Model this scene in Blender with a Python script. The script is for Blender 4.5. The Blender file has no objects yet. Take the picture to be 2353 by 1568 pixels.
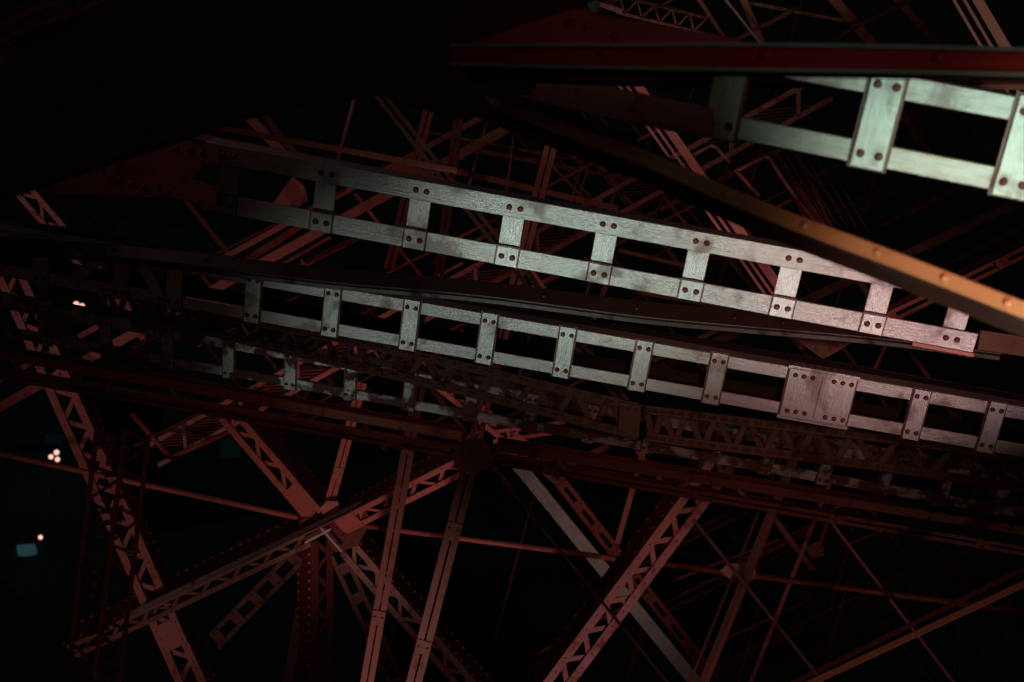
import bpy, bmesh, math, random
from mathutils import Vector, Matrix, noise
random.seed(7)
S = bpy.context.scene
COL = S.collection
# ------------------------------------------------------------------ camera
FX = 2840.0                       # focal length in units of a 2353 wide frame
CAM = Vector((0, 0, 60))
PITCH, ROLL = math.radians(-20), math.radians(10.5)
CR = (Matrix.Rotation(math.pi/2+PITCH, 3, 'X') @ Matrix.Rotation(ROLL, 3, 'Z'))
cd = bpy.data.cameras.new('camera'); cam = bpy.data.objects.new('camera', cd); COL.objects.link(cam)
cam.matrix_world = Matrix.Translation(CAM) @ CR.to_4x4()
cd.sensor_width = 36; cd.lens = 36*FX/2353; cd.clip_start = .05; cd.clip_end = 6000
cd.dof.use_dof = True; cd.dof.focus_distance = 7.0; cd.dof.aperture_fstop = 2.6
S.camera = cam
# ------------------------------------------------------------------ world and exposure
w = bpy.data.worlds.new("World"); S.world = w; w.use_nodes = True
nt = w.node_tree; bg = nt.nodes['Background']
sky = nt.nodes.new('ShaderNodeTexSky'); sky.sky_type = 'NISHITA'; sky.sun_disc = False
sky.sun_elevation = math.radians(-1.5); sky.sun_rotation = math.radians(200)
nt.links.new(sky.outputs[0], bg.inputs[0]); bg.inputs[1].default_value = 0.05
S.view_settings.view_transform = 'Standard'; S.view_settings.look = 'None'; S.view_settings.gamma = 1
S.view_settings.exposure = 0
S.render.engine = 'CYCLES'

def C2W(x, y, z): return CAM + CR @ Vector((x, y, z))
def PX(x, y, d): return C2W((x-1176.5)/FX*d, -(y-784)/FX*d, -d)
def spot(name, pos, tgt, power, col, ang, blend=.7, r=.15):
    l = bpy.data.lights.new(name, 'SPOT'); l.energy = power; l.color = col
    l.spot_size = math.radians(ang); l.spot_blend = blend; l.shadow_soft_size = r
    o = bpy.data.objects.new(name, l); COL.objects.link(o)
    p = C2W(*pos); o.location = p
    o.rotation_euler = (tgt-p).to_track_quat('-Z', 'Y').to_euler()
    return o
MINT2 = (.66, 1, .80); PINK2 = (1, .72, .70); PINK = (1, .62, .60); ORG = (1, .58, .36); WARM = (1, .62, .55); GRN = (.76, 1, .87)
LIGHTS = [
 # unseen floodlights and added fill spots: camera-space position, target (frame x, y, depth), power, colour, cone, blend
 ('floodlight_a', (.9, -1.5, .1), (2480, 330, 3.3), 950, (.60, 1, .78), 24, 1),
 ('floodlight_b', (-.67, -3.5, -.4), (1480, 575, 6.0), 960, (.76, 1, .86), 22, 1),
 ('floodlight_c', (2.8, -4.2, -.5), (2150, 640, 6.2), 1130, PINK2, 22, 1),
 ('floodlight_d', (-2.5, -4.5, -1.5), (1080, 735, 7.0), 400, GRN, 22, 1),
 ('floodlight_e', (.95, .1, .2), (2340, 775, 2.9), 350, ORG, 22, 1),
 ('floodlight_f', (-1.2, -6.0, -6.0), (880, 1090, 12.0), 700, WARM, 26, 1),
 ('floodlight_g', (-6.2, -5.0, -7.0), (320, 1230, 12.4), 215, WARM, 36, 1),
 ('floodlight_h', (5.0, 3.0, -3.5), (1950, 520, 7.8), 110, (1, .52, .42), 42, 1),
 ('fill_o', (-3.2, 3.4, -5.0), (640, 345, 6.5), 22, PINK, 44, 1),  # added fill to lift the pale edge flange above the bright girder
 ('fill_p', (4.5, -6.0, -5.5), (2020, 1430, 10.3), 170, WARM, 36, 1),  # added fill to brighten the lower right members
 ('fill_n', (-6.8, .5, -7.5), (120, 560, 12.4), 105, PINK, 50, 1),  # added spot to brighten the laced brace at the left edge
 ('fill_m', (-3.2, -3.6, -6.2), (820, 880, 8.8), 110, GRN, 30, 1),  # added spot that makes the lit patches on the low girder
 ('floodlight_i', (2.0, -7.0, -6.0), (1350, 1430, 11.5), 330, PINK, 30, 1),
 ('floodlight_j', (-2.0, 4.4, -8.5), (900, 420, 11.0), 45, PINK, 80, 1),
 ('fill_k', (1.5, -8.0, -3.0), (1200, 1000, 11.0), 100, WARM, 60, 1),  # added wide fill for the dim brown members
 ('floodlight_l', (1.2, .5, -.2), (1800, 130, 2.5), 13, GRN, 24, 1),
]
for nm, pos, tg, pw, c, an, bl in LIGHTS: spot(nm, pos, PX(*tg), pw, c, an, bl)

# ------------------------------------------------------------------ materials
def paint(name, base, alt, rough=.45, bump=.3, ior=1.6, streak=(6, 60), stain_shade=.5, bscale=90, lo=.56, grain=1):
    m = bpy.data.materials.new(name); m.use_nodes = True; n = m.node_tree; L = n.links
    b = n.nodes['Principled BSDF']
    uv = n.nodes.new('ShaderNodeTexCoord'); mp = n.nodes.new('ShaderNodeMapping')
    mp.inputs['Scale'].default_value = (streak[0], streak[1], 1); L.new(uv.outputs['UV'], mp.inputs[0])
    n1 = n.nodes.new('ShaderNodeTexNoise'); n1.inputs['Scale'].default_value = 1; n1.inputs['Detail'].default_value = 6; n1.inputs['Roughness'].default_value = .7
    L.new(mp.outputs[0], n1.inputs[0])
    n2 = n.nodes.new('ShaderNodeTexNoise'); n2.inputs['Scale'].default_value = 5; n2.inputs['Detail'].default_value = 8; n2.inputs['Roughness'].default_value = .65
    L.new(uv.outputs['Object'], n2.inputs[0])
    mx = n.nodes.new('ShaderNodeMix'); mx.data_type = 'RGBA'; mx.inputs[6].default_value = (*base, 1); mx.inputs[7].default_value = (*alt, 1)
    r1 = n.nodes.new('ShaderNodeMapRange'); r1.inputs[1].default_value = .36; r1.inputs[2].default_value = .66; L.new(n1.outputs[0], r1.inputs[0])
    L.new(r1.outputs[0], mx.inputs[0])
    st = n.nodes.new('ShaderNodeMapRange'); st.inputs[1].default_value = lo; st.inputs[2].default_value = lo+.08; st.inputs[4].default_value = stain_shade; L.new(n2.outputs[0], st.inputs[0])  # dark patches: stains on most paints, painted shade on the low girder
    m2 = n.nodes.new('ShaderNodeMix'); m2.data_type = 'RGBA'; L.new(st.outputs[0], m2.inputs[0]); L.new(mx.outputs[2], m2.inputs[6])
    m2.inputs[7].default_value = (base[0]*.55, base[1]*.4, base[2]*.38, 1)
    L.new(m2.outputs[2], b.inputs['Base Color'])
    rr = n.nodes.new('ShaderNodeMapRange'); rr.inputs[3].default_value = rough-.12; rr.inputs[4].default_value = rough+.16
    L.new(n2.outputs[0], rr.inputs[0])
    ra = n.nodes.new('ShaderNodeMath'); ra.operation = 'MULTIPLY_ADD'; ra.inputs[1].default_value = .4; L.new(st.outputs[0], ra.inputs[0]); L.new(rr.outputs[0], ra.inputs[2]); L.new(ra.outputs[0], b.inputs['Roughness'])
    sp = n.nodes.new('ShaderNodeMath'); sp.operation = 'MULTIPLY_ADD'; sp.inputs[1].default_value = -.48; sp.inputs[2].default_value = .5; L.new(st.outputs[0], sp.inputs[0]); L.new(sp.outputs[0], b.inputs['Specular IOR Level'])
    b.inputs['IOR'].default_value = ior
    n3 = n.nodes.new('ShaderNodeTexNoise'); n3.inputs['Scale'].default_value = bscale; n3.inputs['Detail'].default_value = 4; L.new(uv.outputs['Object'], n3.inputs[0])
    ad = n.nodes.new('ShaderNodeMath'); ad.operation = 'MULTIPLY_ADD'; ad.inputs[1].default_value = grain; L.new(n3.outputs[0], ad.inputs[0]); L.new(n1.outputs[0], ad.inputs[2])
    bp = n.nodes.new('ShaderNodeBump'); bp.inputs['Strength'].default_value = bump; bp.inputs['Distance'].default_value = .006
    L.new(ad.outputs[0], bp.inputs['Height']); L.new(bp.outputs[0], b.inputs['Normal'])
    return m
def emit(name, col, st):
    m = bpy.data.materials.new(name); m.use_nodes = True; b = m.node_tree.nodes['Principled BSDF']
    b.inputs['Base Color'].default_value = (*col, 1); b.inputs['Emission Color'].default_value = (*col, 1); b.inputs['Emission Strength'].default_value = st
    return m
M = {}
M['red'] = paint('red_oxide_paint', (.20, .034, .022), (.26, .048, .032), .5, .25, 1.38)
M['rail'] = paint('glossy_red_paint', (.32, .008, .006), (.36, .014, .01), .36, .12, 1.35, (3, 30), .15)
M['orange'] = paint('orange_paint', (.40, .125, .058), (.45, .16, .08), .42, .15, 1.5, (2, 20), .2)
M['plate'] = paint('weathered_sheen_paint', (.17, .074, .068), (.28, .185, .176), .36, .5, 2.3, (7, 110), .34, 70, .55, .22)  # pale tone over the red paint is floodlight sheen put into the colour
M['shade_patch'] = paint('patchy_shadow_paint', (.16, .09, .084), (.27, .20, .19), .35, .6, 2.2, (10, 90), 1.0, 60, .45, .3)  # dark patches paint the broken shadow on the low girder
M['rivet'] = paint('rivet_paint', (.10, .020, .018), (.12, .026, .022), .5, .1, 1.4)
M['pink'] = paint('pale_pink_paint', (.29, .064, .052), (.35, .086, .072), .5, .2, 1.5)
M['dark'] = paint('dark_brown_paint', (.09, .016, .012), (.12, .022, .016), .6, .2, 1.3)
M['brownpink'] = paint('faded_brown_paint', (.15, .048, .036), (.19, .066, .052), .5, .2, 1.45)
M['umber'] = paint('dark_umber_paint', (.060, .017, .011), (.08, .024, .016), .55, .2, 1.35)
M['shade_black'] = paint('shade_black_red_paint', (.022, .007, .006), (.035, .010, .008), .45, .2, 1.4)  # shade put into the colour: arch rail, flange undersides, girder backs
M['brown'] = paint('brown_paint', (.095, .030, .019), (.125, .040, .026), .55, .2, 1.35)
M['grey'] = paint('grey_finish', (.30, .27, .24), (.42, .39, .35), .5, .4, 1.8, (14, 30), .3)

# ------------------------------------------------------------------ geometry helpers
def frame(p0, p1, up=None, roll=0):
    u = (p1-p0).normalized(); view = ((p0+p1)/2-CAM).normalized()
    if up == 'world':
        z = Vector((0, 0, 1)); v = (z-u*z.dot(u)).normalized()
    else:
        v = u.cross(view).normalized()
        if v.dot(CR @ Vector((0, 1, 0))) < 0: v = -v
    n = u.cross(v).normalized()
    if n.dot(view) > 0: n = -n
    if roll:
        q = Matrix.Rotation(math.radians(roll), 3, u); v = q @ v; n = q @ n
    return u, v, n
def uvl(bm): return bm.loops.layers.uv.verify()
def box(bm, p0, p1, v, n, w, t, ov=0, on=0, mi=0, ch=.003, w1=None):
    """bar from p0 to p1: width w along v centred at ov, front face at on, thickness t going back."""
    uvlay = uvl(bm); u = (p1-p0); Ln = u.length
    if w1 is None: w1 = w
    ch = min(ch, w*.2, t*.3)
    rings = []
    for p, ww in ((p0, w), (p1, w1)):
        h = ww/2
        pr = [(-h+ch, 0), (h-ch, 0), (h, -ch), (h, -t+ch), (h-ch, -t), (-h+ch, -t), (-h, -t+ch), (-h, -ch)]
        rings.append([bm.verts.new(p+v*(a+ov)+n*(b+on)) for a, b in pr])
    for i in range(8):
        j = (i+1) % 8
        f = bm.faces.new((rings[0][i], rings[0][j], rings[1][j], rings[1][i])); f.material_index = mi
        c = [0, w, w, w+t, w+t, 2*w+t, 2*w+t, 2*w+2*t][i]; c2 = [w, w, w+t, w+t, 2*w+t, 2*w+t, 2*w+2*t, 2*w+2*t+.001][i]
        for l, q in zip(f.loops, ((0, c), (0, c2), (Ln, c2), (Ln, c))): l[uvlay].uv = q
    for r in rings:
        f = bm.faces.new(r); f.material_index = mi
def path(bm, pts, vs, ns, w, t, ov=0, on=0, mi=0, ch=.004):
    uvlay = uvl(bm); rings = []; d = [0]
    for a, b in zip(pts, pts[1:]): d.append(d[-1]+(b-a).length)
    for k, (p, v, n) in enumerate(zip(pts, vs, ns)):
        ww = w[k] if isinstance(w, (list, tuple)) else w
        h = ww/2; pr = [(-h+ch, 0), (h-ch, 0), (h, -ch), (h, -t+ch), (h-ch, -t), (-h+ch, -t), (-h, -t+ch), (-h, -ch)]
        rings.append([bm.verts.new(p+v*(a+ov)+n*(b+on)) for a, b in pr])
    for k in range(len(pts)-1):
        for i in range(8):
            j = (i+1) % 8
            f = bm.faces.new((rings[k][i], rings[k][j], rings[k+1][j], rings[k+1][i])); f.material_index = mi; f.smooth = False
            for l, q in zip(f.loops, ((d[k], i*.1), (d[k], i*.1+.1), (d[k+1], i*.1+.1), (d[k+1], i*.1))): l[uvlay].uv = q
    bm.faces.new(rings[0]); bm.faces.new(rings[-1])
def tube(bm, p0, p1, r, seg=10, r1=None, mi=0):
    uvlay = uvl(bm); u, v, n = frame(p0, p1); r1 = r if r1 is None else r1; R = []
    for p, rr in ((p0, r), (p1, r1)):
        R.append([bm.verts.new(p+(v*math.cos(a)+n*math.sin(a))*rr) for a in [2*math.pi*i/seg for i in range(seg)]])
    Ln = (p1-p0).length
    for i in range(seg):
        j = (i+1) % seg; f = bm.faces.new((R[0][i], R[0][j], R[1][j], R[1][i])); f.smooth = True; f.material_index = mi
        for l, q in zip(f.loops, ((0, i*.05), (0, i*.05+.05), (Ln, i*.05+.05), (Ln, i*.05))): l[uvlay].uv = q
    bm.faces.new(R[0]); bm.faces.new(R[1])
def dome(bm, c, n, r, mi=0, seg=10):
    n = n.normalized(); a = n.orthogonal().normalized(); b = n.cross(a); rings = []
    for rr, h in ((1, 0), (.9, .38), (.55, .66)):
        rings.append([bm.verts.new(c+(a*math.cos(t)+b*math.sin(t))*r*rr+n*r*h) for t in [2*math.pi*i/seg for i in range(seg)]])
    top = bm.verts.new(c+n*r*.76)
    for k in range(2):
        for i in range(seg):
            j = (i+1) % seg; f = bm.faces.new((rings[k][i], rings[k][j], rings[k+1][j], rings[k+1][i])); f.smooth = True; f.material_index = mi
    for i in range(seg):
        f = bm.faces.new((rings[2][i], rings[2][(i+1) % seg], top)); f.smooth = True; f.material_index = mi
def prism(bm, pts, n, t, mi=0):
    uvlay = uvl(bm); F = [bm.verts.new(p) for p in pts]; B = [bm.verts.new(p-n*t) for p in pts]
    o = pts[0]; e = (pts[1]-o).normalized(); g = n.cross(e)
    for vs in (F, B):
        f = bm.faces.new(vs); f.material_index = mi
        for l in f.loops: q = l.vert.co-o; l[uvlay].uv = (q.dot(e), q.dot(g))
    for i in range(len(pts)):
        j = (i+1) % len(pts); f = bm.faces.new((F[i], F[j], B[j], B[i])); f.material_index = mi
def finish(name, bm, mats, org, parent=None):
    bmesh.ops.recalc_face_normals(bm, faces=bm.faces[:])
    bmesh.ops.translate(bm, verts=bm.verts[:], vec=-org)
    me = bpy.data.meshes.new(name); bm.to_mesh(me); bm.free()
    for m in (mats if isinstance(mats, (list, tuple)) else [mats]): me.materials.append(M[m] if isinstance(m, str) else m)
    o = bpy.data.objects.new(name, me); COL.objects.link(o)
    if parent: o.parent = parent
    else: o.location = org
    return o
def tag(o, label=None, cat=None, group=None, kind=None):
    for k, x in (('label', label), ('category', cat), ('group', group), ('kind', kind)):
        if x: o[k] = x
    return o
def empty(name, org, label, cat, group=None):
    o = bpy.data.objects.new(name, None); o.empty_display_size = .1; COL.objects.link(o); o.location = org
    return tag(o, label, cat, group)
def on_line(p0, p1, xpx):
    """parameter t where the line p0-p1 projects on frame column xpx"""
    a = CR.transposed() @ (p0-CAM); b = CR.transposed() @ (p1-CAM); k = (xpx-1176.5)/FX
    # X = -k Z
    d = b-a; return -(a.x+k*a.z)/(d.x+k*d.z)
def px2m(px, d, v, p):
    view = (p-CAM).normalized(); s = v.cross(view).length
    return px*d/FX/max(s, .3)

# ------------------------------------------------------------------ member builders
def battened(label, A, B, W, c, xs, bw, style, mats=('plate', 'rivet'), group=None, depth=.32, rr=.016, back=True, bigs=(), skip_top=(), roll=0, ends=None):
    p0, p1 = PX(*A), PX(*B); dm = (A[2]+B[2])/2; u, v, n = frame(p0, p1, 'world', roll); mid = (p0+p1)/2
    Wm, cm, bm_w = px2m(W, dm, v, mid), px2m(c, dm, v, mid), bw*dm/FX
    root = empty('battened_girder', p0, label, 'girder', group)
    T = .012
    for s in (1, -1):
        b = bmesh.new(); e0, e1 = p0, p1
        if ends and s == 1 and ends[0] is not None: e1 = p0.lerp(p1, on_line(p0, p1, ends[0]))
        if ends and s == -1 and ends[1] is not None: e1 = p0.lerp(p1, on_line(p0, p1, ends[1]))
        box(b, e0, e1, v, n, cm, T, ov=s*(Wm-cm)/2)
        box(b, e0, e1, v, n, T, .10, ov=s*(Wm/2-T/2-.002), on=-T-.001)
        finish('chord', b, mats, p0, root)
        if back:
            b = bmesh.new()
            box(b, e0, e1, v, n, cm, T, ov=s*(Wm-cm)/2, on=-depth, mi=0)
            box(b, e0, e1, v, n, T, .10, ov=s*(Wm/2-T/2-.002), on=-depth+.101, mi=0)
            finish('back_chord', b, ['shade_black'], p0, root)
    lst = [(x, bm_w, 0) for x in xs]+[(x, w_*dm/FX, 1) for x, w_ in bigs]
    for x, wm, big in lst:
        t = on_line(p0, p1, x); cpt = p0.lerp(p1, t)
        a, e = cpt+v*(-Wm/2), cpt+v*(Wm/2)
        b = bmesh.new()
        jit = random.uniform(-.004, .004)
        if style == 'front':
            box(b, a-v*.012, e+v*(.012+jit), u, n, wm+.016, .005, on=.0055, mi=1, ch=.001)
            box(b, a-v*.006, e+v*(.006+jit), u, n, wm, T, on=T+.006, ch=.004); fr = T+.006
            cols = [-.27, .27] if not big else [-.40, -.27, -.14, .17, .30, .43]
            if big:
                for q in cols[0::1]: pass
                box(b, a+v*(-.016), a+v*.004, u, n, wm*1.06, .05, on=T+.006); box(b, e-v*.004, e+v*.016, u, n, wm*1.06, .05, on=T+.006)
                box(b, a+v*.02, e-v*.02, u, n, .012, .006, ov=.0, on=T+.006, ch=.002)
                for s in (1, -1):
                    for q in range(9): dome(b, cpt+v*s*(Wm/2+.016)+u*(wm*(-.46+.115*q))-n*.02, v*s, rr*.8, 1)
            for s in (1, -1):
                for q in cols: dome(b, cpt+u*q*wm*(1 if big else 1)+v*s*(Wm/2-cm*.5)+n*fr, n, rr, 1)
        else:
            box(b, a+v*.01, e-v*.01, u, n, wm, T, on=-T-.001, ch=.003); fr = 0
            cc = cpt-v*(Wm-cm)/2
            box(b, cc-v*(cm*.5-.001), cc+v*(cm*.5+.005), u, n, wm*1.0+.014, .004, on=.0035, mi=1, ch=.001)
            box(b, cc-v*(cm*.5-.003), cc+v*(cm*.5-.002), u, n, wm*1.0, .006, on=.007, ch=.002)
            for s in (1, -1):
                for q in (-.25, .25): dome(b, cpt+u*q*wm+v*s*(Wm/2-cm*.5)+n*(.007 if s < 0 else 0), n, rr, 1)
        finish('batten_plate', b, mats, p0, root)
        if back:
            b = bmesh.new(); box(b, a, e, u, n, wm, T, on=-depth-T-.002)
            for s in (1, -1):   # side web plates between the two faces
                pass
            finish('back_batten', b, ['shade_black'], p0, root)
    return root, (p0, p1, u, v, n, Wm, cm)

def laced(label, A, B, W, c, pitch, mats='pink', side=0, sdepth=.35, roll=0, lw=None, solid=(), rows=1, rp=.11, group=None, dot='pink', smat='dark', ridge=False):
    p0, p1 = PX(*A), PX(*B); dm = (A[2]+B[2])/2; u, v, n = frame(p0, p1, None, roll); mid = (p0+p1)/2
    if side and (v*side).dot(mid-CAM) > 0: u, v, n = frame(p0, p1, None, -roll)
    Wm, cm = px2m(W, dm, v, mid), px2m(c, dm, v, mid); lwm = cm*.62 if lw is None else lw*dm/FX
    L = (p1-p0).length; T = .014; pit = pitch*dm/FX
    root = empty('laced_girder', p0, label, 'girder', group)
    for s in (1, -1):
        b = bmesh.new(); box(b, p0, p1, v, n, cm, T, ov=s*(Wm-cm)/2)
        if side != s: box(b, p0, p1, v, n, T, .07, ov=s*(Wm/2-T/2-.002), on=-T-.001)
        k = 0; x = .06
        while x < L:
            if A[2] < 13: dome(b, p0+u*x+v*s*(Wm-cm)/2, n, .011, 0, 6)
            x += pit/2
        finish('chord', b, [mats], p0, root)
    nb = max(2, int(L/pit*2)); k = 0
    if nb > 96: nb = 96
    st = L/nb
    for i in range(nb):
        x0, x1 = i*st, (i+1)*st; m = (x0+x1)/2/L
        if any(a <= m <= b_ for a, b_ in solid): continue
        s = 1 if i % 2 else -1
        b = bmesh.new(); q = (Wm-cm)/2*.96
        a_, b_ = p0+u*x0-v*s*q, p0+u*x1+v*s*q
        d = (b_-a_).normalized(); vv = n.cross(d)
        box(b, a_-d*cm*.2, b_+d*cm*.2, vv, n, lwm, .010, on=-T-.001-(.011 if i % 2 else 0))
        finish('lacing_bar', b, [mats], p0, root)
    for a, b_ in solid:
        b = bmesh.new(); box(b, p0+u*L*a, p0+u*L*b_, v, n, Wm*.98, .012, on=.012)
        x = a*L+.05
        while x < b_*L:
            for s in (1, -1): dome(b, p0+u*x+v*s*(Wm/2-cm*.5)+n*.012, n, .011, 0, 6)
            x += .09
        finish('tie_plate', b, [mats], p0, root)
    if side:
        b = bmesh.new(); box(b, p0, p1, n, v*side, sdepth, T, ov=-sdepth/2-T, on=Wm/2)
        x = .05
        while x < L:
            for r in range(rows):
                for hh in ([.14, .86] if rows == 1 else [.12, .24, .76, .88][:rows+1]):
                    dome(b, p0+u*x+v*side*(Wm/2)-n*(T+sdepth*hh), v*side, .019, 1, 6)  # rivets paler than their plate: caught light put into the colour
            x += rp
        finish('side_plate', b, [smat, dot], p0, root)
    return root

def slotted(label, A, B, W, mat='pink', roll=0, gap=.12, dep=.12, up=None, ties=0, name='steel_strut', cat='strut', group=None, side=None):
    """two flanges with a slit between"""
    p0, p1 = PX(*A), PX(*B); dm = (A[2]+B[2])/2; u, v, n = frame(p0, p1, up, roll); Wm = px2m(W, dm, v, (p0+p1)/2)
    root = empty(name, p0, label, cat, group); fw = Wm*(1-gap)/2
    for s in (1, -1):
        b = bmesh.new(); box(b, p0, p1, v, n, fw, .012, ov=s*(Wm-fw)/2)
        box(b, p0, p1, v, n, .012, dep, ov=s*(Wm/2-fw+.0065), on=-.0125)
        finish('flange', b, [mat], p0, root)
    L = (p1-p0).length; k = ties or max(2, int(L/1.1))
    for i in range(k):
        x = (i+.5)/k*L; b = bmesh.new()
        box(b, p0+u*(x-.06), p0+u*(x+.06), v, n, Wm*.96, .008, on=.0085)
        for s in (1, -1): dome(b, p0+u*x+v*s*Wm*.28+n*.0085, n, .014, 0, 8)
        finish('tie_plate', b, [mat], p0, root)
    return root
def strut(label, A, B, W, mat='red', t=None, roll=0, kind='flat', name='steel_strut', cat='strut', group=None, up=None, W1=None):
    p0, p1 = PX(*A), PX(*B); dm = (A[2]+B[2])/2; u, v, n = frame(p0, p1, up, roll); Wm = px2m(W, dm, v, (p0+p1)/2)
    b = bmesh.new()
    if kind == 'tube': tube(b, p0, p1, Wm/2)
    elif kind == 'angle':
        box(b, p0, p1, v, n, Wm, .012); box(b, p0, p1, v, n, .012, Wm*.9, ov=-(Wm/2-.007), on=-.0125)
    elif kind == 'I':
        box(b, p0, p1, v, n, Wm, .014); box(b, p0, p1, v, n, .012, Wm*1.2, on=-.0145); box(b, p0, p1, v, n, Wm, .014, on=-.015-Wm*1.2)
        x = .3
        while x < (p1-p0).length:
            for s in (1, -1): dome(b, p0+u*x+v*s*Wm*.28, n, .013, 0, 8)
            x += .62
    else: box(b, p0, p1, v, n, Wm, t or Wm*.7, w1=Wm if W1 is None else W1*dm/FX)
    return tag(finish(name, b, [mat], p0), label, cat, group)
def smooth(pts, k=6):
    out = []
    P = [pts[0]]+list(pts)+[pts[-1]]
    for i in range(1, len(P)-2):
        for j in range(k):
            t = j/k; out.append(tuple(.5*((2*P[i][q])+(-P[i-1][q]+P[i+1][q])*t+(2*P[i-1][q]-5*P[i][q]+4*P[i+1][q]-P[i+2][q])*t*t+(-P[i-1][q]+3*P[i][q]-3*P[i+1][q]+P[i+2][q])*t**3) for q in range(len(P[i]))))
    out.append(tuple(pts[-1])); return out
def rail(label, pts, W, mat, dep=.12, rivs=(), lip=0, roll=0, name='curved_rail', cat='rail', lipmat='grey', under=0):
    Q = smooth(pts); P = [PX(*q[:3]) for q in Q]; vs, ns = [], []
    for i in range(len(P)):
        a, b = P[max(0, i-1)], P[min(len(P)-1, i+1)]; u, v, n = frame(a, b, None, roll); vs.append(v); ns.append(n)
    Wm = [W*(q[3] if len(q) > 3 else 1)*q[2]/FX for q in Q]
    root = empty(name, P[0], label, cat)
    b = bmesh.new(); path(b, P, vs, ns, Wm, .012)
    for x, y in rivs:
        i = min(range(len(Q)), key=lambda k: abs(Q[k][0]-x)); i = max(1, i)
        t = 0
        for k in range(len(Q)-1):
            if Q[k][0] <= x <= Q[k+1][0]: i = k; t = (x-Q[k][0])/(Q[k+1][0]-Q[k][0])
        c = P[i].lerp(P[min(i+1, len(P)-1)], t)
        dome(b, c+ns[i]*.001+vs[i]*y*Wm[i], ns[i], .0105, 0, 14)
    finish('web', b, [mat], P[0], root)
    if lip:
        for s in (1, -1):
            b = bmesh.new(); path(b, P, [v for v in vs], ns, lip*pts[0][2]/FX, dep, ov=0, on=.014, mi=0, ch=.002)
            for vtx in b.verts: pass
            # shift to the edge
            k = 0; b.verts.ensure_lookup_table()
            for i in range(len(P)):
                for j in range(8): b.verts[i*8+j].co += vs[i]*s*(Wm[i]/2+lip*pts[0][2]/FX/2)
            finish('flange', b, [lipmat], P[0], root)  # grey lips paint the highlights along the red rail edges
    if under:
        b = bmesh.new(); um = under*pts[len(pts)//2][2]/FX
        v2 = [v*.5+n*.866 for v, n in zip(vs, ns)]; n2 = [n*.5-v*.866 for v, n in zip(vs, ns)]
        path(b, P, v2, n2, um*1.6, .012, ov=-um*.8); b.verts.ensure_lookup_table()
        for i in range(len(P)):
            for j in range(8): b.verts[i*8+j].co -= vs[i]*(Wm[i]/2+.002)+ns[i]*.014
        finish('lower_flange', b, ['shade_black'], P[0], root)
    return root
def gusset(label, pts, d, mat='red', t=.014, rivs=(), rr=.016, name='gusset_plate', cat='plate', rmat=None, tilt=0, ty=0):
    def f(x, y):   # distance on a plane tipped about the horizontal
        return d/(1+(ty*(y-200)+tilt*(x-700))/FX)
    P = [PX(x, y, f(x, y)) for x, y in pts]; n = (P[1]-P[0]).cross(P[2]-P[0]).normalized()
    if n.dot(P[0]-CAM) > 0: n = -n
    b = bmesh.new(); prism(b, P, n, t)
    for x, y in rivs: dome(b, PX(x, y, f(x, y)), n, rr, 1 if rmat else 0, 10)
    return tag(finish(name, b, [mat]+([rmat] if rmat else []), P[0]), label, cat)

# ================================================================== NEAR MEMBERS
RR = -12
rail('glossy red channel rail running straight across the top of the picture', [(1040, 126, 2.9, .75), (1400, 130, 2.7, .9), (1757, 132, 2.5, 1), (2100, 137, 2.4, 1), (2420, 144, 2.3, 1)], 49, 'rail', .06,
     rivs=[(1387, .12), (1757, .12), (2155, .1)], lip=6, name='channel_rail', under=26)
rail('curved orange flange rail with five rivets at the upper right', [(1040, 205, 3.9, .5), (1200, 262, 3.8, .7), (1350, 318, 3.7, .9), (1500, 372, 3.5, 1), (1668, 447, 3.3, 1), (1849, 519, 3.1, 1), (2016, 581, 3.0, 1), (2170, 640, 2.9, 1), (2316, 697, 2.8, 1), (2420, 735, 2.75, 1)], 38, 'orange', .1,
     rivs=[(1668, 0), (1849, 0), (2016, 0), (2170, 0), (2316, 0)], under=34, roll=RR)
rail('dark curved brown arch rail crossing in front of the long battened girder', [(-40, 553, 6.6, .8), (330, 582, 6.55, .85), (760, 632, 6.5, 1), (1100, 662, 6.45, 1.05), (1460, 708, 6.4, 1.1), (1690, 730, 6.4, 1.1), (2010, 762, 6.4, .9), (2300, 800, 6.4, .8)], 42, 'shade_black', .12,
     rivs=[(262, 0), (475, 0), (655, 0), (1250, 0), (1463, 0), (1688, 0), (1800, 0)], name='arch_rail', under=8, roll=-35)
# girder 1 (upper right)
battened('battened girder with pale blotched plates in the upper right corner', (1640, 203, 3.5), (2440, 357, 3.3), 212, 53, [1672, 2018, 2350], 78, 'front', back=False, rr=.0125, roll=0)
gusset('broad dark red flange leading into the upper right girder', [(1235, 192), (1396, 197), (1640, 250), (1638, 318), (1551, 302), (1379, 268), (1215, 228)], 3.5, 'red', rivs=[(1279, 202), (1330, 210)], rr=.012, name='flange_plate')
gusset('dark red pointed gusset plate above the glossy rail', [(1075, 103), (1188, 62), (1307, 24), (1345, 18), (1379, 36), (1551, 62), (1700, 90), (1700, 108), (1130, 108)], 3.1, 'rail', rivs=[(1310, 55), (1350, 60), (1412, 85)], rr=.012)
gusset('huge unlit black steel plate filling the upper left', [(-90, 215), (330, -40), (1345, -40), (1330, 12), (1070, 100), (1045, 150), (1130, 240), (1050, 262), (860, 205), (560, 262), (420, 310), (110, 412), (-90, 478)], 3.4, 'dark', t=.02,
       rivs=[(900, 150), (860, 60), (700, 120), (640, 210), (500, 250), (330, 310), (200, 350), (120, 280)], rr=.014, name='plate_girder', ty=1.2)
gusset('unlit black slanting plate under the glossy rail', [(1045, 150), (2420, 168), (2420, 196), (1700, 190), (1250, 186), (1180, 215), (1400, 290), (1560, 372), (1530, 376), (1330, 352), (1100, 262)], 3.95, 'dark', t=.02, name='flange_plate', ty=1.0)
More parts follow.
